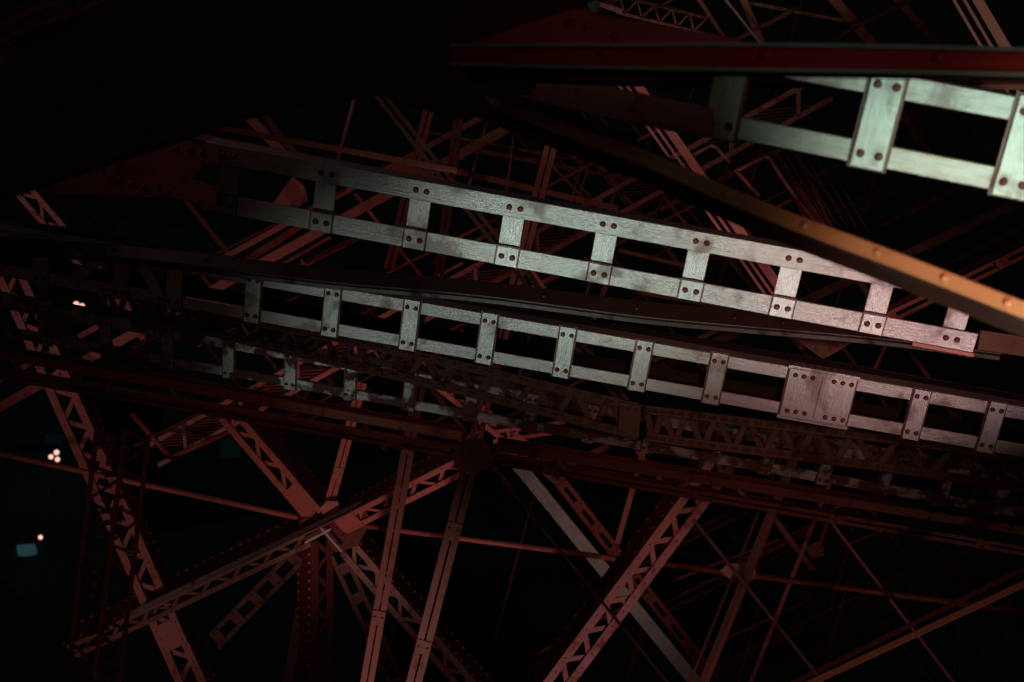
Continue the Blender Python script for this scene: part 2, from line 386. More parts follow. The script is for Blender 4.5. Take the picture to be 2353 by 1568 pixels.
# girder 2
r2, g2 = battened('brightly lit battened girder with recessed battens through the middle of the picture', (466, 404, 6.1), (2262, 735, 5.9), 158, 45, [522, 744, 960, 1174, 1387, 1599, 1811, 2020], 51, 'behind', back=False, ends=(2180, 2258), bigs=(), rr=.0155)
p0, p1, u, v, n, Wm, cm = g2
b = bmesh.new(); t = on_line(p0, p1, 2203); cp = p0.lerp(p1, t)
box(b, cp-v*(Wm/2-.01), cp+v*(Wm/2-.02), u, n, 51*6/FX, .012, on=-.013)
for q in (-.25, .25): dome(b, cp+u*q*.108-v*(Wm-cm)/2, n, .0155, 1)
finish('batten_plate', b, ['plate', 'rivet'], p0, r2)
b = bmesh.new(); a0 = p0.lerp(p1, on_line(p0, p1, 2120)); a1 = p0.lerp(p1, on_line(p0, p1, 2262))
box(b, a0, a1, v, n, .022, .10, ov=-(Wm/2+.010), on=.004)
for k in range(8): dome(b, a0.lerp(a1, (k+.5)/8)-v*(Wm/2+.027)-n*.03, -v, .014, 1)
finish('splice_plate', b, ['pink', 'rivet'], p0, r2)
strut('brown end of a beam beyond the bright girder at the right edge', (2250, 781, 6.05), (2420, 806, 6.0), 46, 'brown', t=.05)
gusset('dark red triangular gusset joining the bright girder at its left end', [(105, 418), (330, 345), (420, 322), (505, 338), (500, 378), (470, 376), (440, 412), (500, 428), (496, 474), (400, 455), (130, 446)], 6.0, 'red',
       rivs=[(176, 400), (236, 388), (275, 412), (304, 421), (332, 429), (362, 427), (390, 438), (405, 340), (437, 344), (464, 350)], rr=.014)
strut('narrow pale edge flange along the top of the bright girder', (410, 306, 6.5), (1990, 604, 6.3), 15, 'pink', kind='angle')
strut('brown tie bar above the bright girder at its left', (470, 288, 6.9), (1050, 392, 6.9), 15, 'red', kind='angle')
# girder 3
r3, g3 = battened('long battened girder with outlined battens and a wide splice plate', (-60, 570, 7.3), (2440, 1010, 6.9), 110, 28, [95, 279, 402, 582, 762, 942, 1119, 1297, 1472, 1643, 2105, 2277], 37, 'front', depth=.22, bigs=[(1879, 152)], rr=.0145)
p0, p1, u, v, n, Wm, cm = g3
for xa, xb in ((165, 240), (320, 372)):
    b = bmesh.new(); c0 = p0.lerp(p1, on_line(p0, p1, xa)); c1 = p0.lerp(p1, on_line(p0, p1, xb)); s = 1 if xa > 300 else -1
    a, e = c0+v*s*Wm*.36, c1-v*s*Wm*.36; d = (e-a).normalized(); box(b, a, e, n.cross(d), n, .07, .01, on=.011); dome(b, e+n*.011, n, .0145, 1)
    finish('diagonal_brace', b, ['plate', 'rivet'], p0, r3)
# girder 4
battened('shadowed battened girder low on the left, lit only in patches', (-60, 720, 9.0), (2440, 1165, 8.6), 84, 21, [102, 243, 385, 526, 668, 806, 942, 1083, 1220, 1357, 1494, 1630, 1767, 1900, 2035, 2170, 2300], 27, 'front', rr=.0145, mats=('shade_patch', 'rivet'), back=False, roll=12)
# node 4 above the splice plate
gusset('pointed rust-brown gusset rising from the wide splice plate', [(1798, 757), (1880, 764), (1975, 778), (1900, 822), (1888, 824)], 7.3, 'brownpink', rivs=[(1908, 800), (1925, 792), (1942, 784), (1876, 800), (1862, 780)], rr=.013)
strut('short upright web under the pointed gusset', (1889, 820, 7.25), (1886, 850, 7.2), 10, 'pink', t=.05)

# sharp orange diagonals
for lab, off, wd, mt in (('sharp orange diagonal brace descending to the pointed gusset, widest of its three bars', 14, 24, 'pink'), ('middle thin bar of the three sharp diagonals meeting the pointed gusset', -12, 8, 'pink'), ('outermost thin bar of the three sharp diagonals, on the left', -30, 8, 'pink')):
    strut(lab, (1434+off, 170, 8.3), (1874+off, 800, 7.5), wd*.85, mt, t=.03, kind='I' if wd > 20 else 'flat', name='diagonal_brace', cat='brace', group='three parallel bars of the sharp diagonal')
for lab, off, wd, mt in (('wide orange diagonal bar at the top right edge above the glossy rail', 17, 28, 'pink'), ('thin middle bar beside the wide orange bar at the top right', -14, 9, 'pink'), ('thin left bar beside the wide orange bar at the top right', -38, 9, 'pink')):
    strut(lab, (2218+off, -20, 5.4), (2385+off, 265, 5.1), wd*.8, mt, t=.03, name='diagonal_brace', cat='brace', group='three bars at the top right')
slotted('reddish slotted brace rising right from the bright girder to the right edge', (1900, 800, 7.4), (2420, 548, 8.4), 27, 'pink', gap=.28)
strut('long brown diagonal brace rising to the right edge below the pale corner girder', (1480, 862, 9.4), (2420, 430, 8.8), 21, 'brown', kind='I', name='diagonal_brace', cat='brace')
strut('pinkish diagonal just left of the long brown diagonal brace', (1500, 830, 9.8), (1790, 690, 9.6), 11, 'pink', kind='angle', name='diagonal_brace', cat='brace')
# brown channel diagonal D1
slotted('brown channel diagonal from the dark upper left down through the middle', (870, 215, 9.4), (1436, 925, 8.7), 27, 'brown', gap=.24, dep=.05)
# lattice girder G12 (arched)
up = smooth([(215, 662, 8.3), (444, 712, 8.2), (747, 771, 8.1), (1100, 850, 8.0), (1465, 937, 7.9)], 5)
lo = smooth([(215, 708, 8.3), (444, 755, 8.2), (747, 826, 8.1), (1100, 908, 8.0), (1465, 1003, 7.9)], 5)
def arch(label, up, lo, cw, mat, nlace, skip=0):
    U = [PX(*q) for q in up]; Lw = [PX(*q) for q in lo]; org = U[0]; root = empty('arched_lattice_girder', org, label, 'girder')
    for nm, P in (('upper_chord', U), ('lower_chord', Lw)):
        vs, ns = [], []
        for i in range(len(P)):
            _, v, n = frame(P[max(0, i-1)], P[min(len(P)-1, i+1)]); vs.append(v); ns.append(n)
        wm = cw*8/FX
        b = bmesh.new(); path(b, P, vs, ns, wm, .012); path(b, P, vs, ns, .012, .12, ov=wm/2-.01, on=-.0125)
        for i in range(len(P)-1):
            for t in (.22, .36, .72, .86): dome(b, P[i].lerp(P[i+1], t)+(ns[i])*.001, ns[i], .0125, 0, 8)
        finish(nm, b, [mat], org, root)
    def at(P, t):
        k = min(int(t*(len(P)-1)), len(P)-2); return P[k].lerp(P[k+1], t*(len(P)-1)-k)
    for i in range(nlace):
        a, e = i/nlace, (i+.75)/nlace
        pa, pe = (at(U, a), at(Lw, e)) if i % 2 == 0 else (at(Lw, a), at(U, e))
        d = (pe-pa).normalized(); _, v, n = frame(pa, pe); b = bmesh.new(); back = (pe-CAM).normalized()*(.014 if i % 2 else .027)
        box(b, pa+back, pe+back, v, n, .042, .01); finish('lacing_bar', b, [mat], org, root)
    return root
arch('arched brown lattice girder passing just below the long battened girder', up, lo, 21, 'umber', 36)
up = smooth([(1485, 942, 7.9), (1700, 968, 7.9), (2000, 1004, 7.9), (2420, 1062, 7.8)], 5)
lo = smooth([(1485, 1004, 7.9), (1700, 1032, 7.9), (2000, 1070, 7.9), (2420, 1132, 7.8)], 5)
arch('brown lattice girder continuing right of the splice box to the right edge', up, lo, 21, 'umber', 22)
gusset('brown splice box joining the two brown lattice girders', [(1424, 925), (1473, 934), (1468, 1008), (1420, 1000)], 7.86, 'umber', t=.1, rivs=[(1430, 935), (1445, 938), (1460, 941)], rr=.0125, name='splice_box')

# ================================================================== MIDDLE DISTANCE
slotted('long brown double-flange beam crossing below the arched girders', (-60, 852, 10.1), (1100, 1052, 10.0), 22, 'red', gap=.16, up='world')
slotted('brown double-flange beam from the riveted node to the right edge', (1100, 1052, 10.0), (2430, 1280, 9.7), 22, 'dark', gap=.16, up='world')
strut('dark brown beam just above the double-flange beam on the left', (-60, 806, 9.7), (1060, 1004, 9.7), 20, 'red', kind='I', up='world')
strut('dark brown beam just above the double-flange beam on the right', (1140, 1028, 9.7), (2430, 1232, 9.5), 20, 'dark', kind='I', up='world')
for i, x in enumerate((60, 230, 420, 640, 860, 1180, 1300, 1560, 1720, 1900)):
    y = 862+(x)*.172
    strut(['short link bar between the two long brown beams near the left lamp', 'short link bar between the long brown beams above the left column foot', 'short link bar between the long brown beams over the lattice mast', 'short link bar between the long brown beams over the plated brace', 'short link bar between the long brown beams left of the riveted node', 'short link bar between the long brown beams right of the riveted node', 'short link bar between the long brown beams above the grey brace', 'short link bar between the long brown beams left of the pink column', 'short link bar between the long brown beams above the pink column', 'short link bar between the long brown beams near the thin pink post'][i],
          (x, y-8, 9.9), (x+45 if i % 2 else x-40, y-42+(6 if i % 2 else -8), 9.8), 9, 'red', t=.03, name='link_bar', cat='bar', group='link bars between the two long brown beams')
gusset('brown octagonal riveted gusset at the crossing of column and beam', [(1048, 1028), (1068, 1018), (1082, 1006), (1112, 1010), (1128, 1032), (1138, 1058), (1126, 1072), (1088, 1090), (1056, 1082), (1036, 1050)], 9.92, 'brown', rmat='rivet',
       rivs=[(1052, 1042), (1064, 1044), (1080, 1040), (1094, 1044), (1070, 1062), (1082, 1066), (1096, 1062), (1110, 1064), (1070, 1076), (1084, 1078), (1106, 1050), (1120, 1056)], rr=.011)
slotted('upright slotted column from the curved rail down to the riveted gusset', (1276, 300, 10.5), (1092, 1012, 10.3), 30, 'pink', gap=.12)
slotted('brown slotted column from the riveted gusset down out of the picture', (1078, 1078, 10.3), (938, 1620, 10.6), 37, 'brown', gap=.10)
slotted('pinkish slotted column crossing in front of the lit laced brace', (972, 840, 10.7), (834, 1620, 10.4), 31, 'brownpink', gap=.09)
slotted('dim upright post behind the left half of the bright girder', (990, 235, 11.5), (893, 620, 11.5), 25, 'red', gap=.15)
slotted('very dark red upright post beside the dim post', (1056, 250, 11.2), (1008, 640, 11.2), 23, 'dark', gap=.1)
slotted('bright pink post rising from the central star joint', (832, 880, 12.1), (757, 1160, 12.0), 24, 'pink', gap=.08)
strut('thin pink rod leaning at the upper left above the tie bar', (822, 200, 11.8), (775, 372, 11.8), 10, 'pink', kind='tube', name='steel_rod', cat='rod')
# star joint
gusset('plated centre of the star joint with a lit ragged edge', [(690, 1195), (742, 1178), (800, 1190), (828, 1212), (798, 1262), (770, 1270), (745, 1228), (712, 1246), (680, 1232)], 12.0, 'dark', rivs=[(720, 1205), (735, 1210), (760, 1200), (778, 1215), (788, 1232), (776, 1250), (702, 1222)], rr=.02, name='star_joint', cat='joint')
for i, (a, e) in enumerate((((700, 1248), (760, 1216)), ((736, 1212), (785, 1268)))):
    strut(['pale frayed cross edge of the star joint running up right', 'pale frayed cross edge of the star joint running down right'][i], (*a, 11.9), (*e, 11.9), 5, 'grey', t=.02, name='edge_strip', cat='strip')
laced('lit laced brace with a solid end plate descending from upper left to the star joint', (518, 950, 12.3), (725, 1188, 12.0), 46, 14, 82, 'pink', side=1, sdepth=.42, roll=-24, solid=[(.72, .98)], rows=3, rp=.075)
laced('brightest pink laced brace rising right from the star joint', (782, 1212, 12.0), (1062, 1072, 11.2), 44, 13, 82, 'pink', side=1, sdepth=.34, roll=24, solid=[(.0, .16)], rp=.1)
laced('laced brace running down left from the star joint to the corner', (705, 1240, 12.0), (150, 1506, 12.6), 38, 12, 82, 'brownpink', side=1, sdepth=.45, roll=-24, rp=.11)
slotted('dim battened brace from the star joint down to the lower left', (700, 1262, 12.2), (440, 1528, 12.8), 44, 'brown', gap=.48, ties=6)
slotted('dim battened brace from the star joint down to the lower right', (775, 1272, 12.2), (925, 1600, 12.8), 40, 'brown', gap=.46, ties=5)
laced('laced brace going down right from the star joint behind the slotted columns', (800, 1262, 12.2), (1110, 1620, 12.6), 46, 14, 82, 'brownpink', side=1, sdepth=.35, roll=-24, rp=.1)
laced('dark riveted upright laced column under the star joint', (742, 1240, 12.1), (742, 1620, 12.4), 50, 15, 80, 'dark', side=1, sdepth=.3, roll=-30, rp=.09, smat='dark')
strut('plain brown strut hanging to the left of the riveted upright column', (708, 1300, 12.4), (652, 1620, 12.4), 24, 'brown', t=.12, roll=15)
strut('long black ridge flange passing over the star joint', (1048, 1052, 11.7), (296, 1412, 12.2), 12, 'shade_black', t=.05, name='ridge_flange', cat='flange')
strut('thin brown edge strip under the long black ridge flange', (1048, 1062, 11.68), (296, 1422, 12.18), 4, 'brownpink', t=.05, name='edge_strip', cat='strip')
gusset('dark red triangular plate right of the star joint', [(800, 1178), (838, 1160), (850, 1200), (822, 1256), (780, 1268), (772, 1228)], 12.15, 'dark', rivs=[(800, 1240), (806, 1250), (792, 1254)], rr=.02)
gusset('pink end plate at the foot of the bright post by the star joint', [(735, 1168), (752, 1152), (776, 1152), (782, 1172), (745, 1190)], 11.95, 'pink')
# horizontal tubes
strut('pink horizontal tube at the far left edge', (-40, 1034, 12.4), (686, 1190, 12.1), 13, 'pink', kind='tube', name='steel_tube', cat='tube')
strut('pink horizontal tube running right from the star joint', (820, 1206, 12.1), (1445, 1288, 11.8), 13, 'pink', kind='tube', name='steel_tube', cat='tube')
strut('brownish horizontal tube from the laced right brace to the right edge', (1500, 1292, 11.8), (2430, 1416, 11.4), 14, 'red', kind='tube', name='steel_tube', cat='tube')
# left big laced
laced('tall lit laced brace with riveted side at the lower left', (20, 628, 12.8), (452, 1600, 12.4), 62, 17, 82, 'pink', side=1, sdepth=.3, roll=-20, rp=.1, solid=[(.83, .89)])
laced('short laced brace under the black plate at the left edge', (20, 400, 12.0), (340, 770, 12.3), 42, 12, 82, 'pink', side=1, sdepth=.5, roll=-26, rp=.12)
laced('long laced brace at the lower right with double rows of rivets', (1668, 1055, 11.0), (1262, 1600, 11.2), 62, 19, 82, 'pink', side=1, sdepth=.36, roll=22, rp=.14, smat='dark', dot='pink')
# grey pipe diag
strut('mottled grey-white broad brace behind the lower middle', (1155, 1025, 13.2), (1640, 1620, 13.0), 30, 'grey', t=.2, name='diagonal_brace', cat='brace')
slotted('dark red brace with slits right of the mottled grey brace', (1270, 1085, 13.4), (1640, 1560, 13.2), 30, 'red', gap=.3, ties=9)
strut('thin straight brown rod crossing the whole lower middle', (1126, 1068, 9.9), (1560, 1600, 9.6), 7, 'brown', t=.03, name='steel_rod', cat='rod')
strut('thin rod from the laced right brace down past the small cross joint', (1593, 1194, 10.9), (1918, 1602, 10.7), 8, 'brown', t=.03, name='steel_rod', cat='rod')
strut('thin dim rod sloping down at the lower right', (1910, 1200, 11.2), (2215, 1600, 11.2), 7, 'red', t=.03, name='steel_rod', cat='rod')
gusset('small pinkish gusset at the lower right cross joint', [(1655, 1312), (1672, 1296), (1700, 1296), (1738, 1312), (1733, 1332), (1712, 1342), (1690, 1340), (1664, 1322)], 11.0, 'pink', rr=.012)
strut('wide pink column through the small cross joint', (1822, 1050, 11.0), (1592, 1620, 10.8), 16, 'brownpink', t=.08, roll=20, name='steel_column', cat='column')
strut('narrow red flange left of the wide pink column', (1795, 1050, 11.1), (1572, 1600, 10.9), 7, 'brown', t=.05, name='steel_column', cat='column')
strut('thin pale post to the right of the wide pink column', (1908, 1105, 12.2), (1712, 1600, 12.2), 10, 'pink', t=.05, name='steel_post', cat='post')
strut('pale pinkish post behind the rod in the lower middle', (1486, 1010, 13.0), (1418, 1250, 13.0), 13, 'pink', t=.08, name='steel_post', cat='post')
strut('slender dark mast rod in the lower middle with pale middle length', (1228, 1130, 13.8), (1138, 1470, 13.8), 6, 'brown', kind='tube', name='steel_rod', cat='rod')
strut('brown brace in the lower right corner rising to the right edge', (1840, 1580, 9.6), (2430, 1306, 9.0), 15, 'orange', t=.1, name='diagonal_brace', cat='brace')
strut('faint dark beam above the brown corner brace', (1760, 1600, 11.0), (2430, 1270, 10.6), 12, 'dark', t=.1, name='diagonal_brace', cat='brace')
strut('pale orange short bar leaning in the lower middle beside the pale post', (1462, 1036, 12.6), (1524, 1110, 12.4), 8, 'pink', t=.05, name='steel_bar', cat='bar')
strut('short pale link bar rising right near the lower middle', (1290, 1075, 12.6), (1398, 1025, 12.4), 14, 'pink', t=.06, name='steel_bar', cat='bar')
gusset('rust-red gusset hanging at the right behind the thin pale post', [(1850, 1260), (1876, 1246), (1894, 1258), (1892, 1278), (1868, 1284)], 13.2, 'red', rr=.012)
strut('dim red post above the hanging rust-red gusset', (1912, 1170, 13.2), (1880, 1262, 13.2), 10, 'red', t=.06, name='steel_post', cat='post')
strut('dim red diagonal left of the hanging rust-red gusset', (1770, 1180, 13.3), (1868, 1310, 13.3), 13, 'red', t=.06, name='diagonal_brace', cat='brace')

# big diagonal box girder rising right
strut('pink brace end crossing the tie bar at the upper left', (545, 240, 12.4), (668, 372, 12.4), 22, 'pink', t=.1, name='diagonal_brace', cat='brace')
strut('red brace beside the pink brace end at the upper left', (582, 235, 12.6), (700, 380, 12.6), 15, 'red', t=.1, name='diagonal_brace', cat='brace')
strut('wide pink lower chord of the big diagonal behind the left half', (-60, 968, 13.2), (1165, 296, 12.4), 22, 'pink', t=.1, name='diagonal_brace', cat='brace')
strut('narrower pink upper chord of the big diagonal behind the left half', (-60, 906, 13.3), (1110, 268, 12.5), 13, 'pink', kind='angle', name='diagonal_brace', cat='brace')
gusset('pale pink gusset on the big diagonal between the left girders', [(620, 478), (672, 405), (700, 428), (708, 462), (690, 474)], 12.9, 'pink', name='gusset_plate')
gusset('pale pink gusset on the big diagonal under the arched girder', [(240, 672), (300, 655), (345, 700), (360, 735), (300, 748), (256, 712)], 13.0, 'pink')
gusset('brown gusset on the dim post above the bright girder', [(893, 388), (925, 366), (955, 366), (975, 396), (1010, 408), (1005, 420), (890, 398)], 11.3, 'red')
laced('pink laced diagonal glimpsed under the lattice girder in the centre', (950, 830, 12.8), (1290, 1100, 12.6), 40, 12, 82, 'pink', roll=10)
laced('pale laced diagonal low in the centre right of the riveted gusset', (1132, 1004, 12.5), (1300, 980, 12.5), 30, 9, 60, 'pink')
strut('faint dark crossbar behind the upper girder between the posts', (1040, 392, 11.6), (1420, 480, 11.4), 14, 'red', kind='angle')
strut('thin dark hanging rod above the bright girder', (1180, 316, 11.4), (1164, 448, 11.4), 5, 'red', kind='tube', name='steel_rod', cat='rod')
strut('thin brown rod crossing behind the slotted upright column', (1235, 345, 11.9), (1345, 460, 11.9), 6, 'red', t=.03, name='steel_rod', cat='rod')
strut('thin brown rod sloping up right behind the slotted upright column', (1236, 440, 11.9), (1520, 295, 11.9), 6, 'red', t=.03, name='steel_rod', cat='rod')
strut('thin pink post behind the bright girder right of centre', (1398, 640, 11.6), (1340, 800, 11.6), 12, 'pink', t=.06, name='steel_post', cat='post')
strut('thin horizontal pink tube seen in an opening of the bright girder', (1420, 575, 11.0), (1620, 622, 11.0), 10, 'pink', kind='tube', name='steel_tube', cat='tube')
strut('thin pink post right of the pointed gusset', (2036, 790, 10.4), (1895, 1110, 10.4), 9, 'pink', t=.05, name='steel_post', cat='post')
strut('thin brown diagonal right of the pointed gusset', (1930, 790, 10.6), (2160, 1100, 10.6), 8, 'red', t=.05, name='diagonal_brace', cat='brace')
strut('second thin brown diagonal right of the pointed gusset', (2080, 795, 10.8), (2250, 1020, 10.8), 9, 'red', t=.05, name='diagonal_brace', cat='brace')

# staircase along a diagonal behind
def staircase(label, A, B, W, n_t, mat='pink'):
    p0, p1 = PX(*A), PX(*B); u, v, n = frame(p0, p1); Wm = W*(A[2]+B[2])/2/FX; L = (p1-p0).length
    root = empty('staircase', p0, label, 'staircase')
    for s in (1, -1):
        b = bmesh.new(); box(b, p0, p1, v, n, .05, .16, ov=s*Wm/2); finish('stringer', b, [mat], p0, root)
    for i in range(n_t):
        x = (i+.5)/n_t*L; b = bmesh.new(); c = p0+u*x; d = (v*.8-u*.6).normalized()
        if i % 14 in (0, 1, 2, 3, 4): continue
        box(b, c-v*Wm*.46+u*.05, c+v*Wm*.46-u*.45, u, n, .022, .06, on=-.03); finish('tread', b, ['red'], p0, root)
    k = 11
    for i in range(k):
        c = p0+u*(L*(i+.5)/k); b = bmesh.new(); box(b, c-v*Wm*.5, c+v*Wm*.5+u*.12, u, n, .045, .05, on=.0); finish('landing_bar', b, [mat], p0, root)
    return root
staircase('long steel staircase with slatted treads rising right behind the girders', (350, 1048, 13.0), (1900, 200, 11.6), 54, 100)
def pipe_frame(label, pts, r, mat='pink'):
    P = [PX(*q) for q in pts]; b = bmesh.new()
    for a, e in zip(P, P[1:]): tube(b, a, e, r, 8)
    for q in P[1:-1]: bmesh.ops.create_icosphere(b, subdivisions=1, radius=r*1.05, matrix=Matrix.Translation(q))
    return tag(finish('pipe_handrail', b, [mat], P[0]), label, 'handrail')
pipe_frame('bent pink pipe handrail between the orange rail and the pale corner girder', [(1745, 452, 10), (1692, 393, 10), (1758, 360, 10), (1768, 364, 10), (1795, 407, 10), (1829, 455, 10), (1872, 510, 10)], .017)
pipe_frame('short pink crossbar of the bent pipe handrail', [(1829, 455, 10.05), (1785, 476, 10.05)], .014)
pipe_frame('brown bent pipe loop left of the pink handrail', [(1594, 356, 10), (1632, 335, 10), (1645, 338, 10), (1678, 374, 10)], .015)
pipe_frame('low brown angle frame of the stair landing at lower left', [(303, 950, 12.6), (392, 1052, 12.6), (545, 985, 12.6)], .028, 'red')
for i in range(7):
    x = 1760+i*24
    strut('dim thin slat %s the pink pipe handrail' % ['far left behind', 'left behind', 'just behind', 'right behind', 'well right of', 'far right of', 'rightmost beyond'][i], (x, 350+i*5, 12.4), (x+90, 500+i*5, 12.4), 4, 'red', t=.03, name='slat_bar', cat='slat', group='dim slats behind the pipe handrail')

# dark girders at top right and elsewhere
DK = [((1900, -20), (2030, 130), 22, 'broad dark red diagonal near the top right'), ((2045, -20), (2190, 140), 16, 'dim diagonal second from the top right bars'), ((1700, -20), (1760, 120), 16, 'dim diagonal above the middle of the glossy rail'),
      ((1620, 130), (1830, 20), 10, 'dim crossing bar above the glossy rail'), ((1600, -10), (1680, 110), 9, 'dim thin diagonal above the glossy rail left part'), ((1800, 380), (2010, 700), 14, 'dark diagonal below the pale corner girder'),
      ((2050, 230), (2180, 420), 16, 'dark diagonal seen through the pale corner girder'), ((2130, 380), (2090, 190), 10, 'dark upright seen through the pale corner girder'), ((1860, 420), (1930, 560), 8, 'dark short brace beyond the pipe handrail'),
      ((2150, 880), (2320, 1200), 12, 'dark diagonal behind the right end of the long girder'), ((2240, 1120), (2190, 1568), 4, 'thin faint rod hanging at the far lower right'), ((2335, 1150), (2310, 1510), 4, 'rightmost thin faint rod at the lower right'),
      ((1240, 1500), (1440, 1390), 6, 'dim thin bar left of the laced right brace near the bottom'), ((1560, 1330), (1790, 1240), 6, 'dim thin bar beside the small cross joint'), ((1600, 1500), (1860, 1380), 7, 'dim bar low behind the wide pink column'),
      ((1950, 1250), (2110, 1190), 7, 'dim bar rising right of the thin pale post'), ((500, 640), (690, 520), 16, 'dim red bar left of centre below the bright girder'), ((590, 640), (760, 545), 8, 'dim lower bar left of centre below the bright girder'),
      ((1000, 600), (1200, 500), 8, 'dim thin bar behind the centre of the bright girder'), ((1180, 560), (1290, 720), 9, 'dim thin diagonal behind the centre of the bright girder')]
for a, e, wd, lab in DK: strut(lab, (*a, 13.0), (*e, 13.4), wd, 'red', t=.12, name='background_brace', cat='brace')
rt = random.Random(11)
def tangle(n, x0, x1, y0, y1, label, group, mats):
    for i in range(n):
        x, y = rt.uniform(x0, x1), rt.uniform(y0, y1); k = rt.choice((1.25, 1.25, -.5, -.5, -3.6, .19)); L = rt.uniform(220, 620); d = rt.uniform(12.6, 17)
        dx = L/math.sqrt(1+k*k)/2
        strut(label, (x-dx, y-k*dx, d), (x+dx, y+k*dx, d+rt.uniform(-.6, .6)), rt.choice((4, 6, 8, 11)), rt.choice(mats), t=.1, name='background_brace', cat='brace', group=group)
tangle(64, 1100, 2330, 20, 720, 'dim dark red brace far behind the upper girders', 'dim braces far behind the upper girders', ('dark', 'red', 'red', 'brownpink'))
tangle(34, 1450, 2300, 1150, 1540, 'faint dark red brace far behind the lower right members', 'faint braces far behind the lower right members', ('dark', 'red'))
tangle(30, 420, 1300, 520, 1000, 'dim dark red brace far behind the long girders on the left', 'dim braces far behind the long girders', ('dark', 'red'))
laced('dim red laced girder in the top left corner', (-40, 88, 9.6), (330, -55, 9.6), 46, 12, 82, 'red', side=-1, sdepth=.5, roll=-20)
laced('second dim red laced girder below the one in the top left corner', (-40, 190, 10.2), (420, -60, 10.2), 52, 14, 90, 'red', roll=10)
gusset('small pale plate at the tip of the dark red gusset', [(1348, 8), (1366, 0), (1380, 4), (1368, 36), (1358, 28)], 4.6, 'grey')
strut('short pale bar at the top edge right of the pale plate', (1378, 10, 9.0), (1430, 26, 9.0), 12, 'pink', t=.05, name='steel_bar', cat='bar')
laced('dim lattice strip at the top edge over the dark red gusset', (1420, 10, 9.2), (1620, 60, 9.2), 44, 8, 40, 'dark', roll=5)

# lattice mast lower left
def mast(label):
    A = [(222, 990, 9.6), (288, 990, 9.4), (342, 1000, 9.9)]; B = [(156, 1560, 9.6), (212, 1600, 9.4), (270, 1600, 9.9)]
    P0 = [PX(*a) for a in A]; P1 = [PX(*b_) for b_ in B]; org = P1[0]; root = empty('lattice_mast', org, label, 'mast')
    for a, e in zip(P0, P1):
        _, v, n = frame(a, e); b = bmesh.new(); box(b, a, e, v, n, .04, .04); finish('leg', b, ['red'], org, root)
    N = 7
    for (i, j) in ((0, 1), (1, 2)):
        for k in range(N):
            for (ta, tb) in ((k/N, k/N+.03), (k/N+.04, (k+.92)/N)):
                if (k+i) % 2 and tb-ta > .05: ta, tb = tb, ta
                a, e = P0[i].lerp(P1[i], ta), P0[j].lerp(P1[j], min(tb, 1)); _, v, n = frame(a, e); b = bmesh.new(); box(b, a, e, v, n, .024, .02)
                finish('brace', b, ['red'], org, root)
    for k in range(22):
        t = (k+.5)/22; a = P0[1].lerp(P1[1], t); e = P0[2].lerp(P1[2], t-.03); _, v, n = frame(a, e)
        if k % 5 == 4: continue
        b = bmesh.new(); box(b, a.lerp(e, .12), a.lerp(e, .8), v, n, .04, .05, on=-.1); finish('tread', b, ['red'], org, root)
    return root
mast('dark slender lattice mast with inner ladder treads at the lower left')
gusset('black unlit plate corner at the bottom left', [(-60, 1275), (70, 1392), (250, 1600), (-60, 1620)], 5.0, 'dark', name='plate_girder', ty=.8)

# ================================================================== CITY BELOW
def mat_ground():
    m = bpy.data.materials.new('city_ground'); m.use_nodes = True; n = m.node_tree; b = n.nodes['Principled BSDF']
    t = n.nodes.new('ShaderNodeTexCoord'); no = n.nodes.new('ShaderNodeTexNoise'); no.inputs['Scale'].default_value = .06; no.inputs['Detail'].default_value = 8
    r = n.nodes.new('ShaderNodeValToRGB'); r.color_ramp.elements[0].color = (.004, .010, .008, 1); r.color_ramp.elements[0].position = .42; r.color_ramp.elements[1].color = (.02, .07, .05, 1); r.color_ramp.elements[1].position = .68
    n.links.new(t.outputs['Object'], no.inputs[0]); n.links.new(no.outputs[0], r.inputs[0]); n.links.new(r.outputs[0], b.inputs[0]); b.inputs['Roughness'].default_value = .9
    return m
bmg = bmesh.new()
for x, y in ((-4000, -500), (4000, -500), (4000, 5000), (-4000, 5000)): bmg.verts.new((x, y, 0))
bmg.faces.new(bmg.verts[:]); g = finish('ground', bmg, [mat_ground()], Vector((0, 0, 0))); g['kind'] = 'structure'
def ground_pt(x, y, z=0):
    p = PX(x, y, 1)-CAM; k = (z-CAM.z)/p.z; return CAM+p*k
M['lamp'] = emit('lamp_globe_light', (1, .52, .40), 1.4)
M['win'] = emit('blue_window_light', (.12, .30, .38), .11)
M['wall'] = paint('dark_render_wall', (.05, .09, .09), (.07, .12, .11), .8, .1)
M['post'] = paint('lamp_post_paint', (.05, .05, .05), (.06, .06, .06))
def street_lamp(label, heads, zc=6):
    c = ground_pt(sum(h[0] for h in heads)/len(heads), sum(h[1] for h in heads)/len(heads), zc); base = Vector((c.x, c.y, 0))
    root = empty('street_lamp', base, label, 'street lamp')
    b = bmesh.new(); tube(b, base, Vector((c.x, c.y, zc-.3)), .12, 8, .07)
    for h in heads: tube(b, Vector((c.x, c.y, zc-.6)), ground_pt(h[0], h[1], zc)-Vector((0, 0, .2)), .05, 6)
    finish('post', b, ['post'], base, root)
    for x, y, r in heads:
        p = ground_pt(x, y, zc); b = bmesh.new(); bmesh.ops.create_uvsphere(b, u_segments=14, v_segments=8, radius=r*(p-CAM).length/FX, matrix=Matrix.Translation(p))
        for f in b.faces: f.smooth = True
        finish('lamp_globe', b, ['lamp'], base, root)
street_lamp('bright two-globe street lamp at the left seen between dark girders', [(175, 699, 5.5), (188, 704, 6)], 9)
street_lamp('three-globe street lamp above the pink tube at the lower left', [(117, 1050, 5), (130, 1040, 5.5), (132, 1056, 5)], 11)
street_lamp('single-globe street lamp at the far lower left', [(93, 1235, 4.5)], 12)
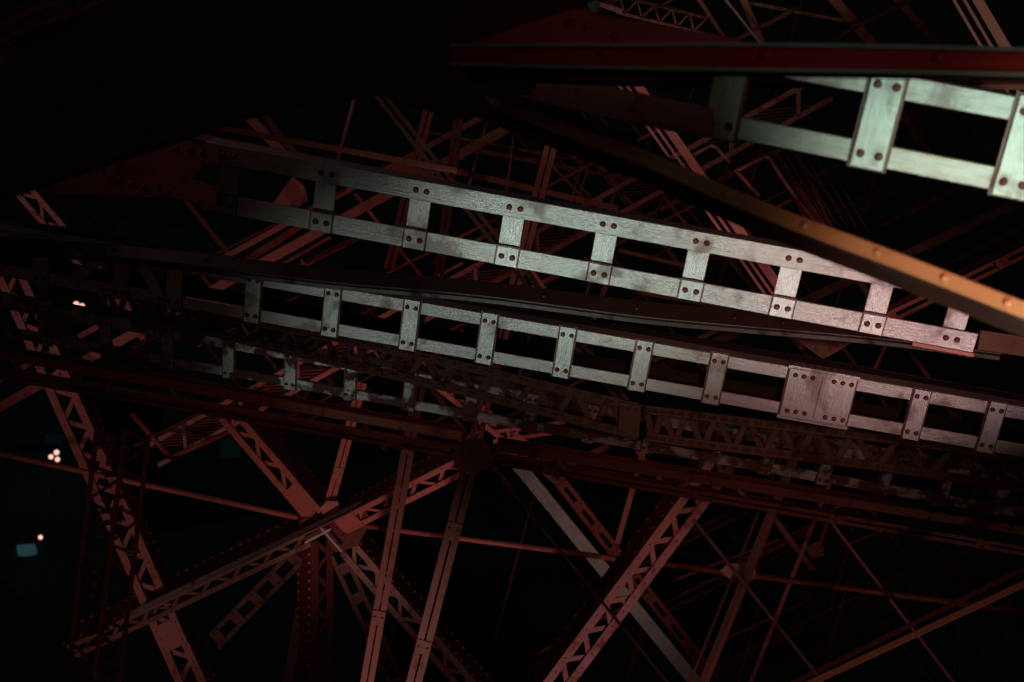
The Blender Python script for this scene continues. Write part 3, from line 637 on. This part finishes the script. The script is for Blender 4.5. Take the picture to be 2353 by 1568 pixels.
def building(label, x, y, w, dep, h, rot, wins=(), sky=None):
    c = ground_pt(x, y, h); base = Vector((c.x, c.y, 0)); R = Matrix.Rotation(math.radians(rot), 3, 'Z'); root = empty('building', base, label, 'building')
    b = bmesh.new(); pr = [base+R @ Vector((a*w/2, e*dep/2, 0)) for a, e in ((-1, -1), (1, -1), (1, 1), (-1, 1))]
    prism(b, [p+Vector((0, 0, h)) for p in pr], Vector((0, 0, 1)), h); finish('wall', b, ['wall'], base, root)
    b = bmesh.new(); prism(b, [base+(p-base)*1.03+Vector((0, 0, h+.45)) for p in pr], Vector((0, 0, 1)), .45)
    for k in range(int(w)):   # standing seams
        q = base+R @ Vector((-w/2+k+.5, 0, h+.46)); ex = R @ Vector((0, 1, 0)); box(b, q-ex*dep*.48, q+ex*dep*.48, R @ Vector((1, 0, 0)), Vector((0, 0, 1)), .12, .1, on=.08)
    finish('roof', b, ['wall'], base, root)
    for mt, k, z, hw, hh in wins:
        b = bmesh.new(); q = base+R @ Vector((k*w/2, -dep/2-.05, z)); ex = R @ Vector((1, 0, 0)); nn = R @ Vector((0, -1, 0))
        prism(b, [q-ex*hw, q+ex*hw, q+ex*hw+Vector((0, 0, hh)), q-ex*hw+Vector((0, 0, hh))], nn, .04); f = finish('wall_panel', b, [mt], base, root)  # teal panels are added glow for lit walls, the others windows
    if sky:
        b = bmesh.new(); q = base+R @ Vector((0, 0, h+.75)); ex, ey = R @ Vector((1, 0, 0)), R @ Vector((0, 1, 0))
        prism(b, [q-ex*sky[0]-ey*sky[1], q+ex*sky[0]-ey*sky[1], q+ex*sky[0]+ey*sky[1], q-ex*sky[0]+ey*sky[1]], Vector((0, 0, 1)), .3); finish('skylight', b, ['win'], base, root)
M['wall_glow'] = emit('teal_wall_glow', (.05, .16, .18), .012)  # added glowing panels standing in for teal light on the walls
building('dark low building with a blue lit skylight at the lower left', 61, 1281, 16, 12, 9, 30, [('wall', -.5, 5, .8, 1), ('wall', .5, 5, .8, 1)], sky=(.62, .55))
building('dark teal building glimpsed between the plated brace and the long beams', 600, 840, 14, 12, 16, 30, [('wall_glow', -.55, 10, .9, 1.8), ('wall', 0, 11, .7, 1), ('wall', .5, 11, .7, 1)])
building('dark building left of the tall laced brace below the two-globe lamp', 20, 960, 12, 12, 6, 20, [('wall_glow', .7, 6, .7, 1.4), ('wall', 0, 6, .7, 1)])
building('dark teal building directly under the left end of the bright girder', 520, 600, 26, 16, 14, 10, [('wall_glow', -.9, 4, .5, 7), ('wall', 0, 8, .7, 1)])
building('dark long shed roof under the single-globe lamp', 150, 1180, 10, 20, 7, 30, [('wall', 0, 4, .7, 1)])
building('dark teal building behind the star joint', 560, 1330, 18, 14, 10, 40, [('wall', 0, 6, .7, 1)])
